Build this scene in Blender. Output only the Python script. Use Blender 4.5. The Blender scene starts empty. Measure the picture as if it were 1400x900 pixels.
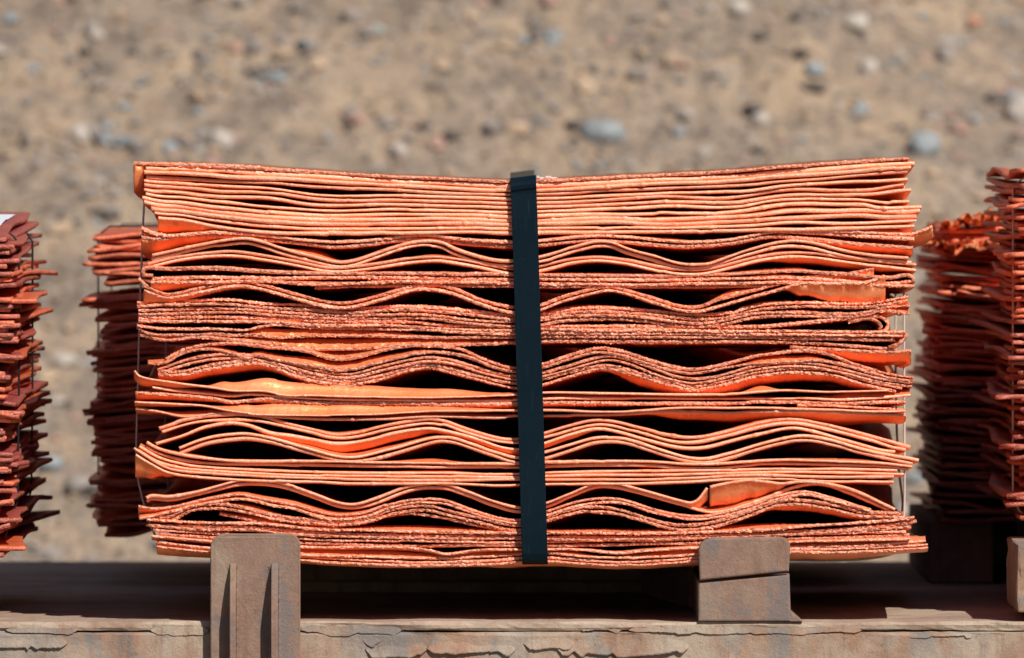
import bpy, bmesh, math, random
import numpy as np
from mathutils import Vector

# ------------------------------------------------------------------ camera, sky, sun, exposure
sc = bpy.context.scene
D = 16.0            # metres from the lens to the front of the strapped bundle
S0 = 1060.0         # photo pixels per metre on that plane
HZ = 215.0          # photo row at eye level
CAMZ = 0.599        # eye height above the wagon deck
cam_d = bpy.data.cameras.new('camera')
cam = bpy.data.objects.new('camera', cam_d)
sc.collection.objects.link(cam)
cam.location = (0, -D, CAMZ)
cam.rotation_euler = (math.pi / 2 - math.atan((450 - HZ) / S0 / D), 0, 0)
cam_d.sensor_width = 36.0
cam_d.lens = 36.0 * D / (1400 / S0)
cam_d.clip_start = 0.5
cam_d.clip_end = 5000
cam_d.dof.use_dof = True
cam_d.dof.focus_distance = D
cam_d.dof.aperture_fstop = 9.0
sc.camera = cam

SUN_EL, SUN_AZ = math.radians(42), math.radians(30)      # height; angle to the right of the camera's back
sun_dir = Vector((math.cos(SUN_EL) * math.sin(SUN_AZ), -math.cos(SUN_EL) * math.cos(SUN_AZ), math.sin(SUN_EL)))
world = bpy.data.worlds.new('World')
sc.world = world
world.use_nodes = True
wn = world.node_tree
bg = wn.nodes['Background']
sky = wn.nodes.new('ShaderNodeTexSky')
sky.sky_type = 'NISHITA'
sky.sun_disc = False
sky.sun_elevation = SUN_EL
sky.sun_rotation = math.pi - SUN_AZ
sky.altitude = 1500
wn.links.new(sky.outputs[0], bg.inputs[0])
bg.inputs[1].default_value = 0.06
sl = bpy.data.lights.new('sun', 'SUN')
sl.energy = 5.0
sl.angle = math.radians(0.5)
sl.color = (1.0, 0.95, 0.88)
so = bpy.data.objects.new('sun', sl)
sc.collection.objects.link(so)
so.rotation_euler = sun_dir.to_track_quat('Z', 'Y').to_euler()
so.location = (6, -8, 12)
sc.view_settings.view_transform = 'Standard'
sc.view_settings.look = 'None'
sc.view_settings.exposure = 0.26
sc.view_settings.gamma = 1.0
sc.cycles.max_bounces = 10

R = np.random.default_rng(7)
random.seed(7)
COL = sc.collection

def px(x, y=0.0): return (x - 700.0) * (D + y) / (S0 * D)
def pz(v, y=0.0): return CAMZ - (v - HZ) * (D + y) / (S0 * D)

# ------------------------------------------------------------------ materials
class NT:
    def __init__(s, name):
        m = bpy.data.materials.new(name); m.use_nodes = True
        s.m = m; s.t = m.node_tree; s.b = s.t.nodes['Principled BSDF']
        s.tc = s.t.nodes.new('ShaderNodeTexCoord')
    def node(s, kind, **kw):
        n = s.t.nodes.new(kind)
        for k, v in kw.items():
            if k.startswith('i_'):
                n.inputs[k[2:].replace('_', ' ')].default_value = v
            else:
                setattr(n, k, v)
        return n
    def link(s, a, b): s.t.links.new(a, b)
    def noise(s, scale, detail=4, rough=0.55, stretch=None, dist=0.0):
        n = s.node('ShaderNodeTexNoise'); n.inputs['Scale'].default_value = scale
        n.inputs['Detail'].default_value = detail; n.inputs['Roughness'].default_value = rough
        n.inputs['Distortion'].default_value = dist
        if stretch:
            mp = s.node('ShaderNodeMapping'); mp.inputs['Scale'].default_value = stretch
            s.link(s.tc.outputs['Object'], mp.inputs[0]); s.link(mp.outputs[0], n.inputs['Vector'])
        else:
            s.link(s.tc.outputs['Object'], n.inputs['Vector'])
        return n.outputs['Fac']
    def vor(s, scale, feature='F1'):
        n = s.node('ShaderNodeTexVoronoi'); n.feature = feature; n.inputs['Scale'].default_value = scale
        s.link(s.tc.outputs['Object'], n.inputs['Vector']); return n
    def ramp(s, fac, stops, mode='LINEAR'):
        r = s.node('ShaderNodeValToRGB'); cr = r.color_ramp; cr.interpolation = mode
        while len(cr.elements) < len(stops): cr.elements.new(0.5)
        for e, (p, c) in zip(cr.elements, stops):
            e.position = p; e.color = (*c, 1) if len(c) == 3 else c
        s.link(fac, r.inputs[0]); return r.outputs[0]
    def mix(s, fac, a, b, blend='MIX'):
        n = s.node('ShaderNodeMix'); n.data_type = 'RGBA'; n.blend_type = blend
        for sock, v in ((n.inputs[0], fac), (n.inputs[6], a), (n.inputs[7], b)):
            if hasattr(v, 'links'): s.link(v, sock)
            elif isinstance(v, (int, float)): sock.default_value = v
            else: sock.default_value = (*v, 1)
        return n.outputs[2]
    def bump(s, h, dist, strength=1.0, prev=None):
        n = s.node('ShaderNodeBump'); n.inputs['Distance'].default_value = dist
        n.inputs['Strength'].default_value = strength
        s.link(h, n.inputs['Height'])
        if prev is not None: s.link(prev, n.inputs['Normal'])
        return n.outputs[0]
    def set(s, color=None, rough=None, metal=None, normal=None):
        for k, v in (('Base Color', color), ('Roughness', rough), ('Metallic', metal), ('Normal', normal)):
            if v is None: continue
            if hasattr(v, 'links'): s.link(v, s.b.inputs[k])
            elif isinstance(v, (int, float)): s.b.inputs[k].default_value = v
            else: s.b.inputs[k].default_value = (*v, 1)
        return s.m
def G(v): return (v, v, v)

def copper_edge(name, light, dark, pit, grime, bmp=0.75, metal=0.15, grain=470):
    t = NT(name)
    info = t.node('ShaderNodeObjectInfo')
    n1 = t.noise(grain, 3, 0.7)
    n2 = t.noise(26, 4, 0.6)
    n3 = t.noise(430, 2, 0.7)
    c = t.mix(t.ramp(n2, [(0.32, G(0)), (0.7, G(1))]), dark, light)
    n4 = t.noise(6, 3, 0.6, (1, 1, 8)); n5 = t.noise(34, 3, 0.6, (1, 1, 6))
    pits = t.node('ShaderNodeMath', operation='MULTIPLY')
    t.link(t.ramp(n1, [(pit - 0.07, G(1)), (pit + 0.03, G(0))]), pits.inputs[0]); t.link(t.ramp(n4, [(0.36, G(0.45)), (0.58, G(1))]), pits.inputs[1])
    c = t.mix(pits.outputs[0], c, grime)
    c = t.mix(t.ramp(n5, [(0.62, G(0)), (0.70, G(0.6))]), c, (0.42, 0.13, 0.065))
    c = t.mix(t.ramp(n3, [(0.62, G(0)), (0.78, G(0.5))]), c, (0.98, 0.72, 0.58))  # fine pale specks: sparkle painted into the edge colour
    hs = t.node('ShaderNodeHueSaturation')
    mr = t.node('ShaderNodeMapRange'); t.link(info.outputs['Random'], mr.inputs[0])
    mr.inputs[3].default_value = 0.66; mr.inputs[4].default_value = 1.1
    t.link(mr.outputs[0], hs.inputs['Value']); t.link(c, hs.inputs['Color'])
    v = t.vor(460); 
    b = t.bump(v.outputs['Distance'], 0.0016, bmp * 0.6)
    b = t.bump(n1, 0.0012, bmp, b)
    return t.set(hs.outputs[0], 0.5, metal, b)

def copper_face(name, a, b_, stain, rough):
    t = NT(name)
    n1 = t.noise(9, 5, 0.6); n2 = t.noise(60, 4, 0.6); n3 = t.noise(500, 2, 0.5)
    c = t.mix(t.ramp(n1, [(0.35, G(0)), (0.65, G(1))]), a, b_)
    c = t.mix(t.ramp(n2, [(0.56, G(0)), (0.72, G(0.8))]), c, stain)
    n4 = t.noise(30, 5, 0.7, (1, 0.35, 1)); n5 = t.noise(300, 4, 0.7)
    c = t.mix(t.ramp(n4, [(0.58, G(0)), (0.68, G(0.5))]), c, tuple(v * 0.5 for v in stain))
    c = t.mix(t.ramp(n5, [(0.58, G(0)), (0.72, G(0.4))]), c, tuple(min(0.97, v * 1.15) for v in a))
    b = t.bump(n2, 0.003, 0.4); b = t.bump(n5, 0.001, 0.45, b); b = t.bump(n3, 0.0006, 0.5, b)
    r = t.ramp(n2, [(0.3, G(rough - 0.06)), (0.7, G(rough + 0.12))])
    return t.set(c, r, 0.42, b)

M_EDGE = copper_edge('copper_edge_fine', (0.94, 0.49, 0.335), (0.92, 0.36, 0.20), 0.41, (0.66, 0.19, 0.08), 0.6, 0.2)
M_EDGE_R = copper_edge('copper_edge_coarse', (0.92, 0.42, 0.29), (0.84, 0.29, 0.17), 0.435, (0.05, 0.014, 0.012), 0.95, 0.2, 300)
M_FACE = copper_face('copper_face', (0.93, 0.335, 0.15), (0.90, 0.25, 0.085), (0.74, 0.20, 0.08), 0.43)
M_EDGE_O = copper_edge('oxidised_copper_edge', (0.86, 0.22, 0.10), (0.64, 0.13, 0.06), 0.42, (0.09, 0.03, 0.03))
M_FACE_O = copper_face('oxidised_copper_face', (0.74, 0.15, 0.05), (0.58, 0.09, 0.04), (0.34, 0.09, 0.09), 0.42)
M_EDGE_P = copper_edge('purple_shaded_copper_edge', (0.60, 0.15, 0.085), (0.40, 0.095, 0.06), 0.46, (0.07, 0.03, 0.035))
M_FACE_P = copper_face('purple_shaded_copper_face', (0.46, 0.085, 0.05), (0.33, 0.06, 0.06), (0.25, 0.09, 0.15), 0.42)

def m_strap(name, col, rough, metal):
    t = NT(name)
    n1 = t.noise(220, 3, 0.6, (1, 1, 0.12)); n2 = t.noise(520, 2, 0.5); n3 = t.noise(18, 3)
    c = t.mix(t.ramp(n2, [(0.71, G(0)), (0.80, G(0.5))]), col, tuple(min(1, v * 6 + 0.06) for v in col))
    c = t.mix(t.ramp(n1, [(0.62, G(0)), (0.8, G(0.35))]), c, tuple(v * 3 + 0.02 for v in col))
    return t.set(c, t.ramp(n3, [(0.3, G(rough - 0.05)), (0.7, G(rough + 0.1))]), metal, t.bump(n1, 0.0006, 0.3))
M_STRAP = m_strap('blue_black_strap', (0.0022, 0.0085, 0.0145), 0.33, 0.0)
M_STRAP.node_tree.nodes['Principled BSDF'].inputs['Specular IOR Level'].default_value = 0.10
M_BAND = m_strap('grey_steel_band', (0.50, 0.48, 0.45), 0.45, 0.25)
M_WIRE = m_strap('black_band', (0.012, 0.011, 0.011), 0.45, 0.3)
M_SEAL = NT('galvanised_seal').set((0.8, 0.78, 0.76), 0.35, 0.7)

def m_rust(name, base, dust, paint, paint_amt, dust_amt):
    t = NT(name)
    n1 = t.noise(7, 6, 0.65); n2 = t.noise(38, 6, 0.7); n3 = t.noise(240, 4, 0.7); n4 = t.noise(13, 5, 0.65, (1, 1, 0.45)); n5 = t.noise(1100, 2, 0.6)
    c = t.mix(t.ramp(n2, [(0.3, G(0)), (0.7, G(1))]), base, tuple(v * 1.5 for v in base))
    c = t.mix(t.ramp(n3, [(0.55, G(0)), (0.75, G(0.7))]), c, (base[0] * 1.9, base[1] * 1.25, base[2] * 0.95))
    c = t.mix(t.ramp(n4, [(0.60 - paint_amt, G(0)), (0.665 - paint_amt, G(0.8))]), c, paint)
    c = t.mix(t.ramp(n1, [(0.58 - dust_amt, G(0)), (0.74 - dust_amt, G(0.9))]), c, dust)
    n6 = t.noise(46, 4, 0.65, (1, 1, 0.10)); n7 = t.noise(90, 5, 0.7)
    c = t.mix(t.ramp(n6, [(0.55, G(0)), (0.72, G(0.55))]), c, (base[0] * 0.75, base[1] * 0.6, base[2] * 0.5))
    c = t.mix(t.ramp(n7, [(0.60, G(0)), (0.70, G(0.6))]), c, (0.27, 0.13, 0.065))
    c = t.mix(t.ramp(n7, [(0.30, G(0.5)), (0.40, G(0))]), c, tuple(v * 0.45 for v in base))
    c = t.mix(t.ramp(n5, [(0.3, G(0.45)), (0.5, G(0))]), c, tuple(v * 0.4 for v in base))
    b = t.bump(n2, 0.004, 0.5); b = t.bump(n3, 0.0016, 0.6, b); b = t.bump(n5, 0.0005, 0.5, b)
    return t.set(c, 0.82, 0.0, b)
M_SILL = m_rust('dusty_rusty_sill', (0.21, 0.125, 0.08), (0.355, 0.28, 0.21), (0.15, 0.15, 0.145), 0.12, 0.14)
M_PLATE = m_rust('rusty_bracket_steel', (0.17, 0.103, 0.074), (0.255, 0.188, 0.132), (0.145, 0.122, 0.114), 0.09, 0.06)
M_DECK = m_rust('dusty_deck_steel', (0.24, 0.165, 0.12), (0.42, 0.33, 0.245), (0.22, 0.185, 0.165), 0.0, 0.16)
M_MUD = m_rust('caked_mud', (0.27, 0.19, 0.13), (0.36, 0.275, 0.195), (0.19, 0.155, 0.125), 0.04, 0.14)
M_PAPER = NT('paper_label').set((0.62, 0.64, 0.68), 0.7, 0.0)

def m_ground():
    t = NT('dry_dirt')
    n1 = t.noise(2.1, 6, 0.62); n2 = t.noise(14, 6, 0.7); n3 = t.noise(70, 4, 0.7); n4 = t.noise(5, 5, 0.7)
    c = t.mix(t.ramp(n1, [(0.35, G(0)), (0.66, G(1))]), (0.245, 0.18, 0.13), (0.35, 0.262, 0.19))
    c = t.mix(t.ramp(n2, [(0.44, G(0)), (0.62, G(0.9))]), c, (0.165, 0.125, 0.095))
    c = t.mix(t.ramp(n4, [(0.48, G(0)), (0.64, G(0.8))]), c, (0.41, 0.29, 0.185))
    c = t.mix(t.ramp(n3, [(0.56, G(0)), (0.66, G(0.75))]), c, (0.46, 0.39, 0.32))
    n8 = t.noise(38, 4, 0.7)
    c = t.mix(t.ramp(n8, [(0.36, G(0.85)), (0.45, G(0))]), c, (0.12, 0.095, 0.075))
    c = t.mix(t.ramp(n8, [(0.58, G(0)), (0.68, G(0.6))]), c, (0.40, 0.30, 0.21))
    b = t.bump(n2, 0.05, 0.7); b = t.bump(n3, 0.012, 0.7, b)
    return t.set(c, 0.95, 0.0, b)
M_GROUND = m_ground()
def m_stone(name, col):
    t = NT(name)
    n1 = t.noise(25, 5, 0.6); n2 = t.noise(140, 3)
    c = t.mix(t.ramp(n1, [(0.3, G(0)), (0.7, G(1))]), tuple(v * 0.72 for v in col), tuple(min(0.8, v * 1.2) for v in col))
    return t.set(c, 0.85, 0.0, t.bump(n2, 0.004, 0.5))
STONE = {k: m_stone('stone_' + k, v) for k, v in dict(blue=(0.23, 0.25, 0.255), pale=(0.37, 0.32, 0.275), pink=(0.36, 0.215, 0.17),
         grey=(0.235, 0.20, 0.175), dark=(0.125, 0.10, 0.085), tan=(0.38, 0.27, 0.18), orange=(0.42, 0.2, 0.11), green=(0.24, 0.28, 0.24)).items()}

# ------------------------------------------------------------------ mesh helpers
def tag(o, label=None, cat=None, group=None, kind=None):
    for k, v in (('label', label), ('category', cat), ('group', group), ('kind', kind)):
        if v: o[k] = v
    return o
def link(o, parent=None):
    COL.objects.link(o)
    if parent is not None:
        o.parent = parent
        o.matrix_parent_inverse = parent.matrix_world.inverted() if False else o.matrix_parent_inverse
    return o
def empty(name, loc=(0, 0, 0)):
    o = bpy.data.objects.new(name, None); o.location = loc; o.empty_display_size = 0.1
    COL.objects.link(o); return o
def mesh_obj(name, V, F, mats, parent=None, mi=None, smooth=None, origin=None):
    V = np.asarray(V, float)
    if origin is None and parent is not None:
        origin = Vector((0, 0, 0)); q = parent
        while q is not None: origin = origin + q.location; q = q.parent
    if origin is not None: V = V - np.array(origin)
    me = bpy.data.meshes.new(name)
    me.from_pydata(V.tolist(), [], F if isinstance(F, list) else F.tolist())
    for m in (mats if isinstance(mats, (list, tuple)) else [mats]): me.materials.append(m)
    if mi is not None: me.polygons.foreach_set('material_index', np.asarray(mi, np.int32))
    if smooth is not None:
        me.polygons.foreach_set('use_smooth', np.full(len(me.polygons), bool(smooth)))
    me.update()
    o = bpy.data.objects.new(name, me)
    COL.objects.link(o)
    if parent is not None: o.parent = parent
    elif origin is not None: o.location = origin
    return o
def from_bm(name, bm, mats, parent=None, smooth=False, origin=None):
    bmesh.ops.recalc_face_normals(bm, faces=bm.faces)
    V = np.array([v.co[:] for v in bm.verts]); bm.verts.index_update()
    F = [[v.index for v in f.verts] for f in bm.faces]
    bm.free()
    return mesh_obj(name, V, F, mats, parent, smooth=smooth, origin=origin)
def bevel_box(bm, x0, x1, y0, y1, z0, z1, bev=0.002, seg=2):
    vs = [bm.verts.new(p) for p in ((x0, y0, z0), (x1, y0, z0), (x1, y1, z0), (x0, y1, z0), (x0, y0, z1), (x1, y0, z1), (x1, y1, z1), (x0, y1, z1))]
    fs = [bm.faces.new([vs[i] for i in q]) for q in ((0, 3, 2, 1), (4, 5, 6, 7), (0, 1, 5, 4), (1, 2, 6, 5), (2, 3, 7, 6), (3, 0, 4, 7))]
    if bev > 0:
        es = list({e for f in fs for e in f.edges})
        bmesh.ops.bevel(bm, geom=es, offset=bev, segments=seg, affect='EDGES', profile=0.6)
def box_obj(name, b, mat, parent=None, bev=0.002, wob=0.0, origin=None):
    bm = bmesh.new(); bevel_box(bm, *b, bev=bev)
    if wob:
        bmesh.ops.subdivide_edges(bm, edges=[e for e in bm.edges if e.calc_length() > 0.03], cuts=5, use_grid_fill=True)
        for v in bm.verts: v.co += Vector((random.gauss(0, wob), random.gauss(0, wob), random.gauss(0, wob)))
    return from_bm(name, bm, mat, parent, origin=origin)

def cnoise(n, step, amp, rng=R):
    """smooth random curve over n stations with knots every `step` stations"""
    k = max(4, int(n / step) + 4)
    v = rng.normal(0, 1, k)
    t = np.linspace(1, k - 2.001, n); i = t.astype(int); f = t - i
    p0, p1, p2, p3 = v[i - 1], v[i], v[np.minimum(i + 1, k - 1)], v[np.minimum(i + 2, k - 1)]
    return amp * 0.5 * (2 * p1 + (p2 - p0) * f + (2 * p0 - 5 * p1 + 4 * p2 - p3) * f ** 2 + (3 * p1 - p0 - 3 * p2 + p3) * f ** 3)

def smooth_path(pts, step=2.4):
    """centripetal Catmull-Rom through photo points, resampled at even arc length"""
    P = np.array(pts, float)
    P = np.vstack([2 * P[0] - P[1], P, 2 * P[-1] - P[-2]])
    out = []
    for i in range(1, len(P) - 2):
        p0, p1, p2, p3 = P[i - 1:i + 3]
        d = [max(1e-6, np.linalg.norm(b - a)) ** 0.5 for a, b in ((p0, p1), (p1, p2), (p2, p3))]
        t0 = 0; t1 = d[0]; t2 = t1 + d[1]; t3 = t2 + d[2]
        m = max(4, int(d[1] ** 2 / 2))
        t = np.linspace(t1, t2, m, endpoint=False)[:, None]
        A1 = (t1 - t) / (t1 - t0) * p0 + (t - t0) / (t1 - t0) * p1
        A2 = (t2 - t) / (t2 - t1) * p1 + (t - t1) / (t2 - t1) * p2
        A3 = (t3 - t) / (t3 - t2) * p2 + (t - t2) / (t3 - t2) * p3
        B1 = (t2 - t) / (t2 - t0) * A1 + (t - t0) / (t2 - t0) * A2
        B2 = (t3 - t) / (t3 - t1) * A2 + (t - t1) / (t3 - t1) * A3
        out.append((t2 - t) / (t2 - t1) * B1 + (t - t1) / (t2 - t1) * B2)
    Q = np.vstack(out + [P[-2][None]])
    s = np.concatenate([[0], np.cumsum(np.linalg.norm(np.diff(Q, axis=0), axis=1))])
    n = max(8, int(s[-1] / step))
    u = np.linspace(0, s[-1], n)
    return np.stack([np.interp(u, s, Q[:, 0]), np.interp(u, s, Q[:, 1])], 1)

def pl(x, table):
    """smooth piecewise interpolation of a [(photo x, value)] table"""
    if not table: return np.zeros_like(x)
    X = np.array([p[0] for p in table], float); Y = np.array([p[1] for p in table], float)
    i = np.clip(np.searchsorted(X, x) - 1, 0, len(X) - 2)
    f = np.clip((x - X[i]) / np.maximum(1e-6, X[i + 1] - X[i]), 0, 1); f = f * f * (3 - 2 * f)
    return Y[i] + (Y[i + 1] - Y[i]) * f

# ------------------------------------------------------------------ one sheet of the strapped bundle
DEPTH = np.array([0.0014, 0.005, 0.011, 0.02, 0.04, 0.085, 0.18, 0.45, 0.80, 1.12])
SAG = 0.014
def sheet(path, th, parent, rough=0.4, lip=None, lipd=0.10, setback=None, skew=None, edge=None, back=None):
    """path: Nx2 photo points of the edge's middle line; th: thickness in photo px;
    lip: [(photo x, px)] how far the body lies above (+) or below (-) the rim, reached lipd metres in"""
    P = path.copy(); n = len(P)
    kn = np.sort(R.uniform(0, n, max(4, n // 16)))
    P[:, 1] += cnoise(n, 30, 0.3) + cnoise(n, 7, 0.08) + np.interp(np.arange(n), kn, R.normal(0, 0.42, len(kn)))
    T = np.gradient(P, axis=0); T /= np.linalg.norm(T, axis=1)[:, None] + 1e-9
    N = np.stack([T[:, 1], -T[:, 0]], 1)                  # towards the top of the photo
    N[N[:, 1] > 0] *= 1.0
    if N[:, 1].mean() > 0: N = -N
    h = 0.5 * th / S0 * (1 + cnoise(n, 12, 0.06) + cnoise(n, 55, 0.10) + R.normal(0, 0.015 + 0.10 * rough ** 2, n) + 0.12 * rough ** 2 * np.cos(np.pi * np.arange(n)) * np.clip(1 + cnoise(n, 20, 0.6), 0, 2))
    lump = np.zeros(n)
    for c in R.integers(3, n - 3, 5 if rough < 0.6 else 2): lump[c - 1:c + 2] += np.array([0.5, 1, 0.6]) * R.uniform(0.3, 1)
    h = h * (1 + 0.22 * lump)
    X = px(P[:, 0]); Z = pz(P[:, 1]); NX = N[:, 0]; NZ = -N[:, 1]
    L = pl(P[:, 0], lip) / S0
    if lip is None: L = np.maximum(0, cnoise(n, 28, 2.4) - 0.4) / S0; lipd = 0.03
    else: L = L * np.where(L > 0, 1.2, 1.0)
    drift = (P[:, 1].mean() > 326) * np.sin(np.pi * np.clip((P[:, 0] - 190) / 1050, 0, 1)) ** 0.6
    BK = np.zeros(n) if back is None else back / S0
    sb = (R.uniform(0.0, 0.007) if setback is None else setback) + cnoise(n, 40, 0.0011) + cnoise(n, 6, 0.0002)
    sk = R.normal(0, 0.006) if skew is None else skew
    bow = R.normal(0, 0.0)
    rows = []
    for d in DEPTH[::-1]:                                 # upper face, back to front
        f = np.clip((d - 0.0014) / lipd, 0, 1); f = 1 - (1 - f) ** 2.2
        rows.append((sb + d, L * f + BK * np.clip((d - 0.05) / 0.25, 0, 1), h))
    nose = [(0.0010, 0.97), (-0.0002, 0.68), (-0.0004, 0.0), (-0.0002, -0.64), (0.0010, -0.97)]
    for dy, k in nose:
        j = R.normal(0, 0.0011 * rough ** 1.5 if rough > 0.6 else 0.0001, n)
        rows.append((sb + dy + j - 0.002 * lump, np.zeros(n), k * h + R.normal(0, 0.00004 + 0.00022 * rough ** 2, n)))
    for d in DEPTH:
        f = np.clip((d - 0.0014) / lipd, 0, 1); f = 1 - (1 - f) ** 2.2
        rows.append((sb + d, L * f + BK * np.clip((d - 0.05) / 0.25, 0, 1), -h))
    nr = len(rows); nd = len(DEPTH)
    V = np.empty((nr, n, 3))
    for k, (y, dz, o) in enumerate(rows):
        yy = np.broadcast_to(y, (n,))
        V[k, :, 0] = X + NX * o + sk * yy + 0.10 * drift * np.clip(yy - 0.06, 0, 1.1)
        V[k, :, 1] = yy
        V[k, :, 2] = Z + NZ * o + dz - SAG * np.sin(np.pi * np.clip(yy / 1.13, 0, 1))
    V = V.reshape(-1, 3)
    a = (np.arange(nr)[:, None] * n + np.arange(n - 1)[None, :])
    b = (((np.arange(nr) + 1) % nr)[:, None] * n + np.arange(n - 1)[None, :])
    F = np.stack([a, b, b + 1, a + 1], -1)
    mi = np.zeros((nr, n - 1), np.int32); mi[nd + 1:nd + 3, :] = 1; mi[nr - 1] = 1
    F = F.reshape(-1, 4).tolist(); mi = mi.ravel().tolist()
    for c in (0, n - 1):                                  # end caps
        q = []
        for k in range(nd - 1):
            q.append([k * n + c, (k + 1) * n + c, (nr - 2 - k) * n + c, (nr - 1 - k) * n + c])
        q.append([(nd - 1 + k) * n + c for k in range(len(nose) + 2)])
        if c == 0: q = [f[::-1] for f in q]
        F += q; mi += [1] * len(q)
    o = mesh_obj('copper_sheet', V, F, [M_FACE, edge or (M_EDGE_R if rough > 0.6 else M_EDGE)], parent, mi, smooth=True)
    sm = np.asarray(mi) == 0
    for k in (nd + 1, nd + 2): sm[k * (n - 1):(k + 1) * (n - 1)] = True
    for k in (nd, nd + 3): sm[k * (n - 1):(k + 1) * (n - 1)] = False
    o.data.polygons.foreach_set('use_smooth', sm)
    return o

def run(parent, pts, n=1, th=5.0, pitch=None, rough=0.4, lip=None, lipd=0.1, ends=0, spread=0.5, setback=None):
    """n sheets lying on each other along one traced line"""
    base = smooth_path(pts)
    pitch = pitch or th + 0.35
    th = th * 0.99
    T = np.gradient(base, axis=0); T /= np.linalg.norm(T, axis=1)[:, None] + 1e-9
    N = np.stack([T[:, 1], -T[:, 0]], 1)
    if N[:, 1].mean() > 0: N = -N
    for i in range(n):
        off = ((n - 1) / 2 - i) * pitch
        k = len(base)
        p = base + N * (off + np.abs(cnoise(k, 45, spread)) * (1 if off > 0 else -1 if off < 0 else 0))[:, None]
        a = int(abs(R.normal(0, 1.6))) if n > 1 else 0; b = int(abs(R.normal(0, 1.8))) if n > 1 else 0
        p = p[a:k - b]
        lp = lip if (lip and ((i == n - 1) if np.mean([q[1] for q in lip]) < 0 else (i == 0))) else None
        sheet(p, th, parent, rough, lp, lipd, setback)

# ------------------------------------------------------------------ the strapped bundle in the middle
main = empty('copper_sheet_bundle', (0, 0.5, pz(771)))
tag(main, 'large stack of bright copper sheets held by one wide blue-black strap, centre of the wagon', 'copper bundle', 'bundles of copper sheets on the wagon')

# tight pack on top: 13 sheets between two traced lines, the gaps shared out by smooth noise
top_l = [(182, 223.5), (230, 224.5), (300, 227), (350, 230), (430, 235), (500, 240), (600, 244.5), (697, 249), (735, 248), (800, 245), (900, 239), (980, 235.5), (1060, 229), (1120, 225), (1180, 220.5), (1246, 217)]
bot_l = [(214, 298), (250, 301), (293, 309), (340, 315), (382, 318.5), (430, 319), (563, 318), (700, 317.5), (735, 317.5), (922, 317.5), (980, 316), (1060, 314), (1135, 313), (1200, 311), (1256, 309)]
xs = np.arange(180, 1262, 2.4)
tp = smooth_path(top_l); bt = smooth_path([(186, 290)] + bot_l)
ty = np.interp(xs, tp[:, 0], tp[:, 1]); by = np.interp(xs, bt[:, 0], bt[:, 1])
NT_, TH = 13, 5.8
W = [np.exp(1.15 * cnoise(len(xs), 40, 1.0)) for _ in range(NT_ - 1)]
def bumpx(c, w): return np.exp(-((xs - c) / w) ** 2)
W[1] += 2 * bumpx(260, 70); W[3] += 1.5 * bumpx(240, 60); W[5] += 4 * bumpx(240, 60)
W[4] += 5 * bumpx(1160, 55); W[8] += 3 * bumpx(1090, 70); W[2] += 3 * bumpx(620, 60); W[7] += 3 * bumpx(930, 90); W[6] += 4 * bumpx(1230, 30)
W[1] *= np.where(xs > 380, 0.03, 1); W[9] *= np.where(xs < 900, 0.1, 1)
W = np.array(W); W /= W.sum(0)
free = np.maximum(by - ty - (NT_ - 1) * TH, 0.5)
THV = R.uniform(-1.2, 0.3, NT_); THV[[1, 2, 9, 10]] = 0.7
starts = [182, 198, 195, 199, 196, 196, 196, 198, 193, 196, 206, 209, 214]
stops = [1245, 1252, 1248, 1243, 1241, 1237, 1248, 1244, 1262, 1258, 1255, 1254, 1252]
lips = {0: [(182, -36), (194, -30), (201, 0), (400, 0)], 4: [(200, -8), (300, -6), (380, 0)], 6: [(195, 9), (250, 7), (330, 0)], 5: [(1090, 0), (1170, -11), (1235, -9)],
        9: [(840, 0), (900, 5), (1100, 6), (1180, 0)], 7: [(820, 0), (900, 4), (1040, 0)], 2: [(500, 0), (620, 4), (690, 0)], 12: [(215, -17), (270, -12), (300, -2), (320, 0)]}
for j in range(NT_):
    y = ty + j * TH + (W[:j].sum(0) * free if j else 0)
    m = (xs >= starts[j]) & (xs <= stops[j])
    ev = ty + j * TH + free * j / (NT_ - 1) + np.sin(xs / 37.0) * 0.3
    sheet(np.stack([xs[m], y[m]], 1), TH - 0.35 + THV[j], main, 0.75 if j == 0 else 0.35, lips.get(j), 0.02 if j in (0, 12) else 0.07,
          setback=R.uniform(0, 0.003), back=-(ev - y)[m])

A = lambda *a, **k: run(main, *a, **k)
# first waves under the pack
A([(193, 311), (208, 318), (227, 322), (293, 317), (338, 320), (400, 327), (460, 332), (500, 329), (541, 324), (585, 322), (630, 327), (700, 331), (737, 329.5), (811, 322.5), (855, 324), (922, 330), (960, 330.5), (1000, 327), (1058, 317), (1110, 318), (1180, 322), (1250, 325)], th=4.8, rough=0.7)
A([(193, 324), (215, 326), (250, 322), (300, 321.5), (350, 327), (400, 332), (460, 337.5), (500, 334.5), (541, 329), (585, 327.5), (630, 332), (700, 337), (737, 335.5), (811, 328.5), (855, 330.5), (922, 337), (960, 336.5), (1000, 332.5), (1058, 323), (1102, 326), (1169, 333), (1249, 338)], th=5.2, rough=0.7, lip=[(195, -18), (260, -12), (330, 0), (1060, 0), (1130, -9), (1240, -7)], lipd=0.03)
A([(1064, 316), (1120, 315), (1180, 317), (1240, 320), (1262, 315), (1275, 309)], th=4.6, rough=0.7, lip=[(1100, 0), (1150, 6), (1230, 5), (1245, -10), (1275, -14)], lipd=0.02)
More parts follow.
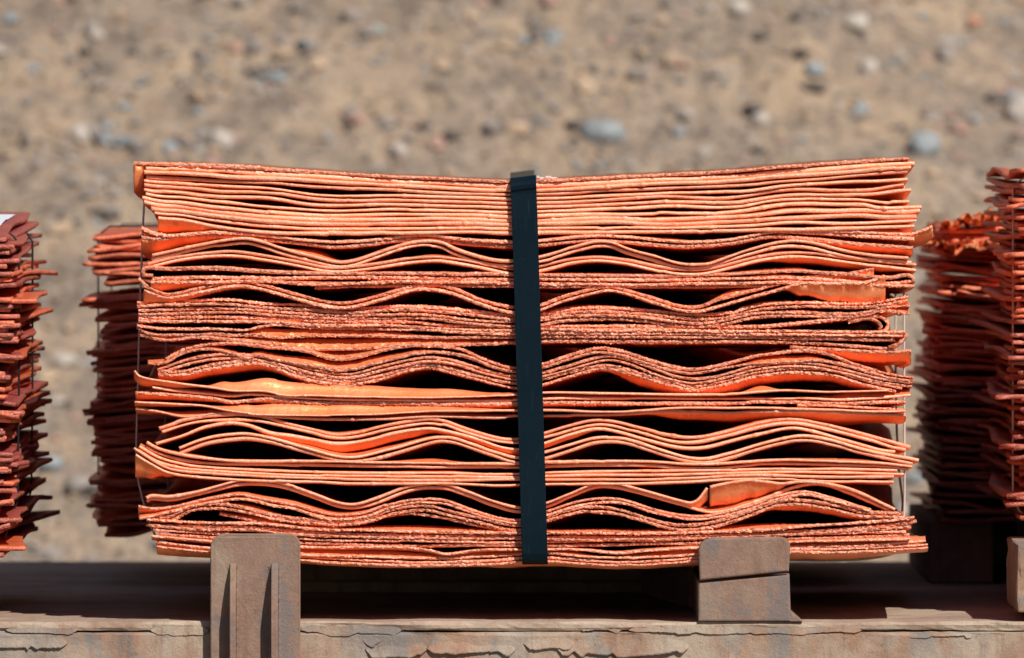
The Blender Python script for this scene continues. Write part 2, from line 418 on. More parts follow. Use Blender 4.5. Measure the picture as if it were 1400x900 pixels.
A([(204, 353), (240, 345), (271, 338), (310, 331), (338, 329), (360, 334), (382, 342), (420, 352), (463, 361), (485, 358), (508, 351), (540, 340), (563, 334), (586, 332), (605, 335), (619, 342), (650, 353), (674, 359), (700, 361), (737, 355), (765, 347), (789, 339), (816, 333), (835, 334), (856, 342), (890, 352), (922, 362), (944, 365), (967, 363), (1000, 352), (1024, 344), (1069, 333), (1102, 334), (1169, 349), (1249, 356)], n=2, th=4.6, rough=0.5, lip=[(380, 0), (430, 9), (470, 2), (520, 3), (580, 0)])
A([(202, 364), (249, 353), (316, 347), (360, 352), (404, 360), (445, 368), (474, 368), (519, 363), (563, 356), (597, 354), (630, 358), (663, 364), (700, 371), (737, 368), (778, 358), (816, 354), (856, 358), (900, 368), (933, 372), (967, 370), (1000, 363), (1036, 354), (1080, 348), (1113, 349), (1169, 357), (1255, 366)], n=2, th=4.4, rough=0.45, lip=[(1040, 0), (1090, -6), (1200, -5), (1250, 0)], lipd=0.03)
# flat group with the folded left end
A([(209, 377.5), (198, 376), (195, 371), (200, 366.5), (230, 367), (293, 366.5), (360, 371), (430, 373.5), (520, 374), (700, 375.5), (737, 375.5), (900, 377.5), (980, 375), (1040, 372.5), (1090, 371), (1150, 374), (1215, 380), (1240, 376), (1248, 379), (1249, 385)], th=4.6, rough=0.75, lip=[(360, 0), (420, 5), (470, 0), (500, 2), (680, 3), (1000, 4), (1090, 6), (1120, 0)])
A([(207, 381.5), (293, 379), (370, 380), (430, 379.5), (560, 380), (700, 381), (737, 381.5), (900, 383), (1000, 381.5), (1080, 380), (1150, 383), (1220, 387), (1248, 384.5)], th=4.6, rough=0.9)
A([(206, 386), (293, 386), (350, 385), (430, 389), (480, 388), (540, 385.5), (700, 387), (737, 387.5), (900, 388.5), (1000, 387), (1060, 386), (1150, 389), (1250, 391)], th=4.6, rough=0.9, lip=[(206, -11), (260, -6), (310, 0), (420, 3), (500, 0)], lipd=0.02)
A([(430, 393), (480, 392), (560, 391), (700, 391.5), (737, 392), (850, 392.5), (1000, 391.5), (1050, 391)], th=3.6, rough=0.9)
# second wave with the big turned-up corner
A([(189, 380), (197, 388), (209, 396), (227, 402), (271, 395), (327, 385), (360, 390), (404, 402), (445, 412), (474, 414), (519, 404), (563, 392), (590, 389.5), (619, 395), (652, 408), (700, 421), (738, 418), (767, 407.5), (811, 395), (833, 391), (856, 396), (900, 410), (933, 419), (956, 419), (980, 411), (1024, 399), (1069, 387), (1102, 379), (1150, 376), (1195, 367)], th=4.5, rough=0.8, lip=[(960, 0), (1000, 5), (1030, 2), (1080, 0), (1105, -12), (1196, -15)], lipd=0.012, setback=0.004)
A([(197, 397), (212, 403), (228, 408), (271, 401), (327, 391), (360, 396), (404, 408), (445, 418), (474, 420), (519, 410), (563, 397.5), (590, 395.5), (619, 401), (652, 414), (700, 427), (738, 424), (767, 413), (811, 400.5), (833, 396.5), (856, 401.5), (900, 415.5), (933, 425), (956, 426), (980, 420), (1036, 404), (1069, 395), (1096, 388.5), (1140, 388), (1180, 387), (1200, 381), (1210, 377)], th=4.5, rough=0.8, lip=[(197, -14), (230, -6), (300, -2), (360, 0), (1070, 0), (1096, -14), (1140, -22), (1211, -30)], lipd=0.012, setback=-0.004)
# dark coarse flat group
f2a = [(187, 413), (271, 410), (316, 410), (360, 415), (460, 420.5), (486, 422.5), (530, 419), (574, 419), (630, 424), (700, 431.5), (740, 430.5), (778, 423), (816, 421), (878, 424), (933, 430), (970, 431), (1000, 427), (1036, 418), (1091, 414), (1180, 415), (1215, 411), (1242, 405)]
A(f2a, th=4.4, rough=1.0)
A([(x, y + 5.2) for x, y in f2a], th=4.4, rough=1.0, lip=[(1180, 0), (1205, -10), (1242, -9)], lipd=0.02)
f2c = [(189, 425), (316, 422.5), (382, 426.5), (460, 430.5), (541, 430), (586, 431), (641, 438), (700, 441), (740, 439.5), (767, 434), (811, 431.5), (878, 434), (922, 440), (960, 442), (1000, 436), (1024, 430), (1069, 427), (1180, 427.5), (1202, 421), (1244, 418)]
A(f2c, th=4.2, rough=1.0)
A([(x, y + 4.9) for x, y in f2c[:-1]] + [(1243, 429)], th=4.2, rough=1.0, lip=[(1170, 0), (1200, 7), (1243, 6)], lipd=0.03)
A([(189, 434.5), (349, 434), (430, 439), (563, 440), (608, 444.5), (700, 447), (740, 446), (900, 446.5), (1000, 447.5), (1091, 443), (1150, 436), (1190, 431.5), (1206, 434), (1214, 441), (1213, 449), (1206, 453.5), (1192, 455)], th=4.6, rough=0.95, lip=[(380, 2), (560, 0)])
A([(1160, 440), (1190, 436.5), (1201, 440), (1205, 446), (1202, 451)], th=3.4, rough=0.9)
A([(189, 439.5), (371, 440), (430, 444.5), (563, 446), (608, 449.5), (700, 452), (740, 451), (900, 451.5), (1000, 452.5), (1091, 453), (1237, 454)], th=4.4, rough=0.95)
A([(187, 445), (215, 449), (300, 450), (338, 451), (356, 447), (378, 444.5), (430, 449), (560, 451), (700, 456.5), (740, 455.5), (1000, 457), (1100, 457.5), (1234, 459)], th=4.2, rough=0.9)
A([(187, 446.5), (204, 455.5), (293, 457), (353, 459), (382, 461), (430, 459), (586, 461), (700, 461.5), (740, 460.5), (1000, 461.5), (1091, 462), (1224, 465)], th=4.2, rough=0.9, lip=[(330, 0), (360, 8), (450, 7), (530, 4), (600, 0)], lipd=0.012)
A([(191, 458), (227, 465), (271, 461), (316, 465), (382, 472), (415, 476.5), (486, 477), (552, 471.5), (630, 470.5), (700, 469), (740, 467), (1000, 467.5), (1091, 468.5), (1158, 472), (1222, 478)], th=4.8, rough=0.85, lip=[(191, 6), (250, 4), (300, 0), (380, 6), (430, 11), (500, 10), (570, 6), (690, 3), (740, 0)], lipd=0.02)
A([(1080, 474), (1140, 478), (1190, 481), (1225, 482), (1246, 480)], th=4.2, rough=0.9, lip=[(1080, -4), (1190, -12), (1235, -10), (1246, -16)], lipd=0.02)
A([(1215, 474), (1228, 470), (1237, 462), (1240, 455)], th=3.8, rough=0.9)
# third wave
w5a = [(227, 491), (249, 479), (282, 471), (327, 469.5), (349, 473), (404, 478), (427, 482), (457, 491), (486, 489), (530, 478), (574, 473), (630, 478), (652, 487), (674, 496), (703, 503), (741, 498), (778, 486), (816, 477), (844, 479), (889, 493), (922, 502), (944, 505), (967, 503), (1000, 496), (1036, 487), (1091, 480), (1124, 482), (1169, 498), (1213, 511), (1249, 517)]
A(w5a, th=4.4, rough=0.9, lip=[(300, 0), (390, 6), (430, 10), (520, 10), (580, 4), (640, 0)], lipd=0.05)
A([(202, 498), (227, 496), (249, 483.5), (282, 477), (316, 483), (338, 490), (349, 486), (382, 493), (430, 500), (463, 506), (508, 498), (552, 487), (586, 481), (630, 486), (652, 493), (674, 502), (703, 508.5), (741, 503.5), (778, 492), (816, 482.5), (844, 485), (889, 499), (922, 508), (944, 511), (967, 508.5), (1000, 501.5), (1036, 497), (1085, 494), (1124, 493), (1169, 503), (1213, 516), (1249, 521)], th=4.2, rough=0.9, lip=[(280, 4), (330, 3), (380, 6), (430, 9), (500, 8), (570, 3), (600, 0), (1000, 0), (1050, 8), (1100, 6), (1140, 0)], lipd=0.03)
A([(216, 508), (260, 494), (304, 487), (360, 490), (404, 502), (430, 509), (474, 514), (519, 504), (563, 494), (586, 491), (619, 495), (652, 505), (703, 517), (742, 512), (778, 502), (829, 490), (856, 494), (900, 510), (933, 519), (956, 520), (1000, 512), (1024, 505), (1058, 500), (1102, 499), (1135, 504), (1202, 520), (1247, 526)], n=2, th=3.9, rough=0.8, lip=[(230, 4), (300, 4), (360, 0)])
A([(216, 510), (249, 510), (293, 500), (349, 494.5), (371, 498.5), (404, 512), (430, 519), (474, 524), (519, 517), (563, 504), (590, 501.5), (619, 508), (652, 517), (706, 528), (742, 523), (778, 512), (816, 502.5), (838, 503.5), (878, 514), (922, 526), (949, 531), (1000, 521.5), (1024, 515), (1069, 507.5), (1102, 506.5), (1135, 509.5), (1169, 519), (1200, 527), (1233, 534)], n=2, th=4.2, rough=1.0, lip=[(230, -5), (330, -7), (400, -3), (480, 0), (820, 0), (880, -10), (980, -12), (1060, -9), (1150, -6), (1230, -3)], lipd=0.035)
# smooth broad sheets
A([(184, 507), (190, 514), (238, 523), (293, 530), (316, 534), (360, 535.5), (393, 541), (430, 541), (563, 543.5), (663, 542), (706, 540), (742, 537), (833, 538), (1000, 539), (1069, 534), (1135, 535.5), (1213, 534)], th=3.2, rough=0.25, lip=[(184, -10), (225, -7), (280, 0), (310, 8), (380, 15), (460, 13), (600, 9), (690, 2), (740, 0), (1010, 0), (1040, 5), (1070, 0)], lipd=0.012, setback=-0.003)
A([(208, 530), (240, 534), (271, 537), (316, 541), (345, 539), (382, 543), (430, 546), (563, 548), (706, 547.5), (742, 545.5), (1000, 545.5), (1040, 545), (1091, 544), (1142, 546), (1200, 544), (1245, 540)], th=3.6, rough=0.5, lip=[(208, 4), (300, 3), (420, 2), (735, 3), (780, 5), (960, 5), (1030, 2), (1100, 0), (1130, 4), (1160, 9), (1245, 6)], lipd=0.03)
A([(185, 537), (249, 541), (293, 545.5), (316, 550), (338, 548), (365, 545), (430, 550), (706, 552), (742, 551), (1000, 551.5), (1047, 549), (1113, 551), (1238, 549.5)], n=1, th=5.0, rough=0.85, lip=[(185, -6), (260, -4), (330, 0), (380, -7), (480, -6), (700, -4), (800, -2), (900, 0)], lipd=0.02)
A([(1090, 554), (1150, 556), (1238, 560)], th=3.6, rough=0.8)
A([(184, 550), (249, 553), (282, 555), (316, 562), (360, 567), (430, 568), (508, 566.5), (586, 562), (706, 561), (742, 560.5), (833, 563), (880, 561), (922, 558.5), (1000, 559), (1047, 558.5), (1135, 561), (1238, 563)], th=3.4, rough=0.25, lip=[(184, -4), (280, 0), (340, 9), (400, 14), (470, 13), (560, 9), (640, 3), (690, 0)], lipd=0.012, setback=-0.002)
A([(185, 558), (215, 562), (249, 569), (316, 565), (349, 569), (430, 573), (519, 573.5), (586, 570), (686, 571), (706, 568.5), (742, 568), (833, 568), (878, 564.5), (922, 563), (1000, 564), (1024, 563), (1135, 564), (1200, 567), (1239, 569)], th=4.2, rough=0.4, lip=[(185, -3), (260, 6), (330, 4), (420, 0), (560, 5), (680, 4), (720, 0), (880, 0), (930, -7), (1040, -10), (1130, -13), (1200, -6)], lipd=0.04)
# fourth wave, clean bright edges
A([(218, 588), (260, 575.5), (304, 570.5), (349, 572), (382, 579), (427, 590), (457, 597), (486, 595), (530, 584), (563, 578), (586, 576), (608, 579), (630, 587), (663, 597), (686, 602), (708, 603), (744, 595.5), (778, 585.5), (811, 578), (838, 579), (878, 589), (911, 599), (933, 602.5), (956, 601.5), (1000, 591), (1024, 584), (1058, 577), (1087, 575.5), (1124, 582), (1180, 597), (1244, 614)], n=2, th=4.6, rough=0.25)
A([(213, 607), (249, 596), (282, 583), (316, 578.5), (338, 581), (371, 592), (404, 597), (430, 602), (459, 607), (497, 603), (541, 592), (586, 586), (612, 590), (652, 600), (686, 611), (710, 613), (744, 605.5), (778, 595), (816, 586.5), (844, 590), (878, 600), (922, 611.5), (944, 613.5), (967, 611.5), (1000, 603), (1024, 597), (1080, 586), (1102, 588), (1158, 603), (1202, 615), (1224, 617)], th=5.0, rough=0.25, lip=[(340, 0), (400, -8), (480, -9), (560, -8), (600, -3), (630, -4), (690, -7), (780, -4), (820, 0)], lipd=0.014)
A([(244, 618), (282, 604), (316, 598), (338, 596.5), (371, 602), (416, 615), (463, 627.5), (486, 628.5), (519, 622), (563, 609), (597, 601), (619, 602), (641, 609), (674, 620), (708, 630), (745, 623), (778, 613), (811, 603), (833, 601), (856, 603), (889, 613), (922, 624), (944, 629.5), (967, 630.5), (1000, 622.5), (1036, 611), (1080, 600.5), (1102, 599), (1135, 604.5), (1180, 617), (1258, 634)], n=2, th=4.6, rough=0.25, lip=[(380, 0), (430, 7), (500, 6), (560, 3), (620, 0)], lipd=0.06)
# bright flat group with the fanned left corner
A([(199, 607), (215, 616), (249, 626), (293, 631), (382, 633), (460, 634.5), (708, 636.5), (745, 635), (889, 634), (933, 637.5), (967, 638), (1000, 636), (1047, 632), (1135, 633), (1202, 635), (1247, 640)], n=2, th=4.2, rough=0.25, spread=0.3)
A([(187, 612), (215, 628), (249, 637), (293, 641.5), (360, 645), (460, 648), (710, 650), (745, 649), (1000, 644.5), (1069, 643), (1150, 644), (1236, 646)], n=2, th=4.0, rough=0.25, spread=0.3)
A([(181, 616), (204, 631), (233, 645), (293, 651), (382, 655.5), (460, 658), (600, 659), (710, 659.5), (745, 659), (878, 658.5), (1000, 653.5), (1069, 652.5), (1135, 655), (1227, 655.5)], n=2, th=4.0, rough=0.25, lip=[(181, -30), (200, -20), (225, -5), (240, 0)], lipd=0.012, spread=0.9, setback=-0.001)
# fifth wave, right part torn
w7 = [(200, 683), (206, 680), (230, 681), (271, 674), (300, 666), (327, 659.5), (349, 658.5), (382, 662.5), (427, 677), (463, 690), (486, 692), (519, 683), (552, 670), (574, 665), (608, 665), (641, 675.5), (674, 688), (712, 697), (748, 690), (778, 678), (816, 664), (844, 665), (878, 673), (911, 682), (933, 688)]
A([(x, y - 2.4) for x, y in w7] + [(946, 687.5), (955, 683), (962, 674), (967, 667)], th=4.5, rough=0.3, lip=[(930, 0), (955, -10), (968, -14)], lipd=0.015)
A([(x, y + 2.6) for x, y in w7] + [(956, 698), (973, 701), (1000, 697), (1013, 693), (1047, 682), (1080, 669), (1113, 662), (1135, 664.5), (1169, 677), (1222, 701)], th=4.5, rough=0.3, lip=[(930, 0), (960, 8), (1010, 14), (1050, 6), (1080, 0)], lipd=0.09)
A([(971, 666), (985, 662.5), (1005, 659), (1024, 656.5), (1047, 659), (1069, 661), (1100, 658), (1130, 660.5), (1169, 672), (1224, 697)], th=4.6, rough=0.6, lip=[(971, -24), (1000, -27), (1030, -22), (1060, -10), (1080, 0)], lipd=0.016, setback=-0.002)
w7b = [(189, 692), (209, 695.5), (238, 693), (293, 680.5), (327, 676), (360, 682), (404, 690), (430, 698), (459, 704), (497, 702), (530, 691), (563, 684), (608, 684.5), (641, 696), (674, 706), (712, 711), (749, 700), (789, 687), (822, 682), (851, 683.5), (889, 695), (922, 703), (956, 706), (980, 703), (1024, 692), (1069, 677), (1102, 672.5), (1135, 680), (1191, 697)]
A(w7b, th=4.0, rough=0.7, lip=[(189, -10), (215, -6), (240, 0), (360, 3), (420, 4), (480, 3), (530, 0)], lipd=0.03)
A([(190, 709), (227, 702), (271, 690), (327, 682), (349, 685), (371, 691), (404, 697), (430, 705), (459, 710), (497, 707.5), (530, 696), (563, 688.5), (608, 689), (641, 700.5), (674, 710.5), (712, 715), (749, 704), (789, 691.5), (822, 686.5), (851, 688), (889, 699.5), (922, 707.5), (956, 710.5), (980, 707.5), (1024, 696.5), (1069, 681.5), (1102, 677), (1135, 684), (1189, 698)], th=4.0, rough=0.85, lip=[(190, 4), (240, 5), (330, 3), (380, 2), (450, 4), (520, 5), (560, 0)], lipd=0.03)
A([(211, 709), (231, 710), (260, 696.5), (293, 693), (338, 699), (371, 707), (404, 712), (430, 714), (459, 715), (497, 711), (541, 698), (586, 695), (619, 703), (663, 713), (690, 720), (712, 721), (749, 709), (789, 698), (811, 696.5), (844, 700), (878, 710), (911, 719), (933, 722), (967, 719), (1000, 711), (1024, 703), (1058, 690), (1091, 686.5), (1135, 692), (1180, 702), (1237, 705)], n=2, th=4.4, rough=1.0, lip=[(211, 4), (260, 2), (330, 0), (1040, 0), (1080, -6), (1150, -5), (1230, 0)], lipd=0.03, spread=0.8)
A([(300, 702), (338, 710), (371, 716), (404, 720), (440, 722), (474, 717.5), (519, 707), (563, 702), (597, 707), (652, 719), (708, 727)], th=4.0, rough=1.0, lip=[(300, 2), (370, 8), (430, 5), (470, 0)], lipd=0.03)
# bottom flat group
A([(200, 714), (271, 717.5), (360, 719.5), (430, 726), (563, 729.5), (712, 731.5), (749, 731.5), (878, 732), (1000, 729), (1091, 724), (1150, 720.5), (1200, 716), (1235, 712), (1253, 709)], n=2, th=4.2, rough=0.95, lip=[(300, 0), (400, 2), (470, 4), (560, 6), (680, 4), (750, 3), (880, 4), (960, 7), (1050, 6), (1120, 0)], lipd=0.07, spread=0.7)
A([(202, 718), (271, 724), (349, 724.5), (404, 731), (560, 735.5), (712, 737), (749, 737), (878, 737.5), (1000, 735), (1091, 730.5), (1180, 725), (1246, 721)], th=3.6, rough=0.95)
A([(209, 727), (293, 732), (430, 741), (563, 743), (714, 743.5), (750, 743.5), (860, 742.5), (955, 740), (1075, 734), (1158, 732), (1244, 729)], n=2, th=4.0, rough=0.85, lip=[(209, 3), (300, 3), (400, 0)], spread=0.4)
A([(207, 734), (293, 740), (430, 748), (540, 748), (570, 749.5), (590, 753), (608, 757), (630, 755), (652, 752), (714, 751.5), (750, 751), (800, 752), (844, 756), (878, 753.5), (944, 749), (1080, 741), (1158, 740), (1244, 737)], th=4.0, rough=0.7, lip=[(640, -3), (740, 0), (1080, 4), (1160, 5), (1240, 4)], lipd=0.03)
A([(213, 742), (287, 750), (430, 759), (563, 763), (652, 762), (714, 757.5), (750, 757), (811, 763), (900, 762.5), (944, 759.5), (1080, 747), (1135, 748), (1200, 745), (1266, 739.5)], th=4.2, rough=0.7, lip=[(213, -6), (280, -3), (360, 3), (410, 9), (520, 7), (600, 4), (640, 6), (720, 4), (780, 4), (830, 0), (870, 4), (940, 9), (1060, 4), (1160, 5), (1250, 4)], lipd=0.02)
A([(214, 744.5), (287, 753), (430, 764.5), (541, 770), (608, 771), (680, 769.5), (714, 766.5), (750, 766), (800, 769), (856, 771), (922, 768), (944, 766), (1080, 753), (1135, 753.5), (1200, 751), (1269, 746.5)], n=2, th=3.9, rough=0.7, lip=[(214, -9), (290, -6), (430, -2), (640, 0), (700, -4), (800, -3), (940, -3), (1080, -7), (1150, -7), (1240, -3)], lipd=0.03, spread=0.3)

# ------------------------------------------------------------------ straps
def band(name, path, width_vec, th, mat, parent, closed=True, smooth=True):
    """flat band swept along a path; width_vec(i) gives half the width as a vector"""
    P = np.array(path, float); n = len(P)
    T = np.roll(P, -1, 0) - np.roll(P, 1, 0)
    if not closed: T[0] = P[1] - P[0]; T[-1] = P[-1] - P[-2]
    T /= np.linalg.norm(T, axis=1)[:, None]
    V = []
    for i in range(n):
        w = np.array(width_vec(i), float); nn = np.cross(T[i], w); nn /= np.linalg.norm(nn) + 1e-9
        b = nn * th / 2; e = w / np.linalg.norm(w) * min(0.0006, th / 2)
        V += [P[i] - w + b * 0.3, P[i] - w + e + b, P[i] + w - e + b, P[i] + w + b * 0.3, P[i] + w - b * 0.3, P[i] + w - e - b, P[i] - w + e - b, P[i] - w - b * 0.3]
    F = []
    for i in range(n if closed else n - 1):
        a, c = i * 8, ((i + 1) % n) * 8
        for k in range(8): F.append([a + k, a + (k + 1) % 8, c + (k + 1) % 8, c + k])
    if not closed: F += [list(range(8))[::-1], [(n - 1) * 8 + k for k in range(8)]]
    return mesh_obj(name, V, F, mat, parent, smooth=False)

def cx_strap(z):                                          # the strap leans: middle line against height
    v = HZ + (CAMZ - z) * S0
    return px(np.interp(v, [240, 300, 770], [715, 717.5, 731.5]))
yz = [(1.126, pz(236)), (0.6, pz(243)), (0.2, pz(243.2)), (0.05, pz(242.6)), (0.02, pz(241.8)), (0.008, pz(241.5)), (0.0, pz(242.2)), (-0.0052, pz(244.5)), (-0.0082, pz(248)), (-0.0092, pz(253)),
      (-0.0088, pz(258)), (-0.0066, pz(261)), (-0.0062, pz(264)), (-0.0078, pz(300)), (-0.0084, pz(400)), (-0.0092, pz(500)), (-0.0096, pz(600)), (-0.0104, pz(680)), (-0.0100, pz(730)), (-0.0085, pz(757)), (-0.0060, pz(765)), (-0.001, pz(769.5)), (0.008, pz(771.3)), (0.05, pz(771.8)), (0.6, pz(772)), (1.1, pz(772)), (1.126, pz(765)), (1.13, pz(500)), (1.13, pz(250))]
sp = []
for y, z in yz: sp.append((cx_strap(z), y, z - SAG * math.sin(math.pi * min(1, max(0, y / 1.13)))))
hw = 0.0166
strap = band('strap', sp, lambda i: (hw, 0, 0.0021 if yz[i][1] > pz(262) else 0.0), 0.0012, M_STRAP, main)
strap['label'] = 'wide blue-black strap over the front of the stack'
bm = bmesh.new(); bevel_box(bm, px(733.2), px(738), 0.03, 0.08, pz(244), pz(240.4), 0.0006, 1); from_bm('strap_seal', bm, M_SEAL, main)
bm = bmesh.new(); bevel_box(bm, px(745.5), px(754), 0.04, 0.09, pz(244), pz(240.6), 0.0006, 1); from_bm('strap_seal', bm, M_SEAL, main)
bm = bmesh.new(); bevel_box(bm, px(738), px(762), 0.05, 0.10, pz(246), pz(242.3), 0.0004, 1); from_bm('strap_tail', bm, M_SEAL, main)

def side_loop(parent, y, pts, mat, th, wid, name='band'):
    P = smooth_path(pts + [pts[0]], 6.0)[:-1]
    path = [(px(a), y, pz(b) - SAG * math.sin(math.pi * y / 1.13)) for a, b in P]
    return band(name, path, lambda i: (0, wid / 2, 0), th, mat, parent)
side_loop(main, 0.27, [(190, 221.5), (230, 220.5), (300, 223), (350, 226), (430, 231), (500, 236), (600, 240.5), (697, 245), (735, 244), (800, 241), (900, 235), (980, 231.5), (1060, 225), (1120, 221), (1180, 216.5), (1236, 214.5), (1242, 218), (1244, 235), (1245, 330), (1245, 500), (1245.5, 690), (1244, 712), (1238, 751), (980, 764), (700, 773.5), (430, 768), (215, 746), (206, 735), (196, 712), (184, 670), (178.5, 640), (180, 520), (184, 380), (189, 262), (192, 228)], M_BAND, 0.0024, 0.018)
side_loop(main, 0.72, [(190, 221.5), (230, 220.5), (300, 223), (350, 226), (430, 231), (500, 236), (600, 240.5), (697, 245), (735, 244), (800, 241), (900, 235), (980, 231.5), (1060, 225), (1120, 221), (1180, 216.5), (1236, 214.5), (1244, 219), (1247, 240), (1248, 400), (1249, 560), (1253, 650), (1258, 706), (1244, 751), (980, 764), (700, 773.5), (430, 768), (217, 746), (212, 700), (206, 640), (206, 400), (203, 262)], M_BAND, 0.0026, 0.018)

# ------------------------------------------------------------------ the other bundles
def stack(label, X0, X1, Y0, Y1, z0, z1, n, seed, mats, dense='r', wave=0.006, rag=0.010, slope=0.0, purple_top=False, sag=0.0, straps=()):
    rng = np.random.default_rng(seed)
    root = empty('copper_sheet_bundle', ((X0 + X1) / 2, (Y0 + Y1) / 2, z0))
    tag(root, label, 'copper bundle', 'bundles of copper sheets on the wagon')
    w = X1 - X0
    near = np.concatenate([np.linspace(0, 0.16, 17), np.linspace(0.22, 1, 9)])
    u = near if dense == 'l' else (1 - near)[::-1]
    v = np.concatenate([np.linspace(0, 0.12, 8), np.linspace(0.2, 1, 11)])
    U, Vv = np.meshgrid(u, v, indexing='ij')
    nx, ny = U.shape
    th = 0.0058
    gaps = rng.exponential(1.0, n - 1) ** 1.6 + 0.12
    gaps *= max(0.0, (z1 - z0) - n * th) / gaps.sum()
    z = z0 + th / 2
    fx = rng.uniform(2, 4, 3); ph = rng.uniform(0, 6.28, 6)
    for i in range(n):
        ox0, ox1 = rng.normal(0, rag), rng.normal(0, rag); oy = rng.normal(0, rag * 0.5); sk = rng.normal(0, 0.012)
        jit = lambda k, a: cnoise(k, 4.5, a, rng)
        x = X0 + ox0 + (w + ox1 - ox0) * U + sk * (Vv - 0.5)
        ex = np.clip(1 - np.minimum(U, 1 - U) / 0.10, 0, 1) ** 1.5 * np.where(U < 0.5, -1, 1)
        ey = np.clip(1 - Vv / 0.1, 0, 1) ** 1.5
        x += ex * jit(ny, rag * 0.6)[None, :]
        y = Y0 + oy + (Y1 - Y0) * Vv - ey * jit(nx, rag * 0.4)[:, None]
        g = gaps[i - 1] if i else 0.003
        wv = np.sin(fx[0] * 6.28 * U + ph[0]) * np.sin(2.2 * Vv + ph[1]) + 0.6 * np.sin(fx[1] * 6.28 * U + ph[2] + 0.13 * i)
        zz = z + wave * wv * (0.35 + 0.65 * np.sin(i * 1.7 + ph[3]) ** 2)
        zz += ex * np.sign(U - 0.5) * jit(ny, 1.0)[None, :] * min(0.006, g * 0.5 + 0.001)
        zz += ey * jit(nx, 1.0)[:, None] * min(0.005, g * 0.45 + 0.001)
        corner = np.exp(-((U - (0 if dense == 'l' else 1)) * w / 0.07) ** 2)
        zz += corner * (slope + rng.normal(0, 0.0045)) * (0.4 + 0.6 * np.exp(-(Vv / 0.3)))
        if purple_top and i > n - 7: zz += 0.024 * Vv * (i - (n - 7)) / 6
        zz += sag * (1 - corner) * ((U - 0.5) ** 2 - 0.25) * 2
        h = th / 2
        top = np.stack([x, y, zz + h], -1).reshape(-1, 3); bot = np.stack([x, y, zz - h], -1).reshape(-1, 3)
        # outer rim, a little proud so that edges read rounded
        ring = [a * ny for a in range(nx)] + [(nx - 1) * ny + b for b in range(1, ny)] + [a * ny + ny - 1 for a in range(nx - 2, -1, -1)] + [b for b in range(ny - 2, 0, -1)]
        mid = (top[ring] + bot[ring]) / 2
        cen = mid.mean(0); dvec = mid - cen; dvec[:, 2] = 0; dvec /= np.linalg.norm(dvec, axis=1)[:, None]
        mid = mid + dvec * 0.0012 + rng.normal(0, 0.0008, mid.shape)
        N = nx * ny
        Vt = np.vstack([top, bot, mid])
        a = (np.arange(nx - 1)[:, None] * ny + np.arange(ny - 1)[None, :]).ravel()
        Ft = np.stack([a, a + ny, a + ny + 1, a + 1], 1); Fb = Ft[:, ::-1] + N
        k = len(ring); r = np.array(ring); m = 2 * N + np.arange(k)
        Fs = np.stack([r, np.roll(r, -1), np.roll(m, -1), m], 1)[:, ::-1]; Fs2 = np.stack([m, np.roll(m, -1), np.roll(r, -1) + N, r + N], 1)[:, ::-1]
        F = np.vstack([Ft, Fb, Fs, Fs2])
        mi = np.r_[np.zeros(len(Ft) + len(Fb), int), np.ones(2 * k, int)]
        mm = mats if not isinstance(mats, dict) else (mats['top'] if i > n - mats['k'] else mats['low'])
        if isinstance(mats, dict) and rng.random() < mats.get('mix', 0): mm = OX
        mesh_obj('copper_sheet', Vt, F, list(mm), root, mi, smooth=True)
        if i < n - 1: z += th + gaps[i]
        elif purple_top: root['top_xyz'] = top.ravel().tolist()
    for (y, wid, mat) in straps:
        e = 0.004
        pts = [(X0 - e, z0 + 0.03), (X0 - e, z1 - 0.012), (X0 + 0.012, z1 + 0.002), (X1 - 0.012, z1 + 0.002), (X1 - 0.003, z1 - 0.004), (X1 + e, z1 - 0.014), (X1 + e, (z0 + z1) / 2), (X1 + e * 0.6, z0 + 0.06), (X1 - 0.02, z0 - 0.006), (X0 + 0.025, z0 - 0.006), (X0 + 0.004, z0 + 0.012)]
        band('band', [(a, y, b) for a, b in pts], lambda i: (0, wid / 2, 0), 0.0022, mat, root)
    return root

OX = (M_FACE_O, M_EDGE_O); PU = (M_FACE_P, M_EDGE_P); CU = (M_FACE, M_EDGE_R)  # PU: purple oxide tone that also carries painted shade in the side stacks
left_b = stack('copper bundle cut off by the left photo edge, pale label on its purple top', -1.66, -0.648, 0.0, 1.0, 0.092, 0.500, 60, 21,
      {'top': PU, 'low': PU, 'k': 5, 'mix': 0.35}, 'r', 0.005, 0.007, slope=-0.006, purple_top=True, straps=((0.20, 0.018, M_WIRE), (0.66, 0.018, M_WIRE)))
back_l = stack('dull red copper bundle standing behind the strapped stack, its ragged left end showing', -0.577, 0.485, 1.29, 2.32, 0.082, 0.500, 60, 34,
      OX, 'l', 0.006, 0.0058, slope=-0.010, straps=((1.42, 0.012, M_WIRE), (2.0, 0.012, M_WIRE)))
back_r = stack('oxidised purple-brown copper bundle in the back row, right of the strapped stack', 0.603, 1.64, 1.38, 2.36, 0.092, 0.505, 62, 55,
      {'top': OX, 'low': PU, 'k': 36}, 'l', 0.006, 0.007, slope=0.004)  # lower sheets take the darker purple, shade put into their colour
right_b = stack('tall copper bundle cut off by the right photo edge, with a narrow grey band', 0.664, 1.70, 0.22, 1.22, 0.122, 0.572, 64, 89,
      {'top': OX, 'low': PU, 'k': 26}, 'l', 0.006, 0.009, slope=0.004, straps=((0.34, 0.018, M_BAND),))  # shade on the lower part is painted by the darker copper
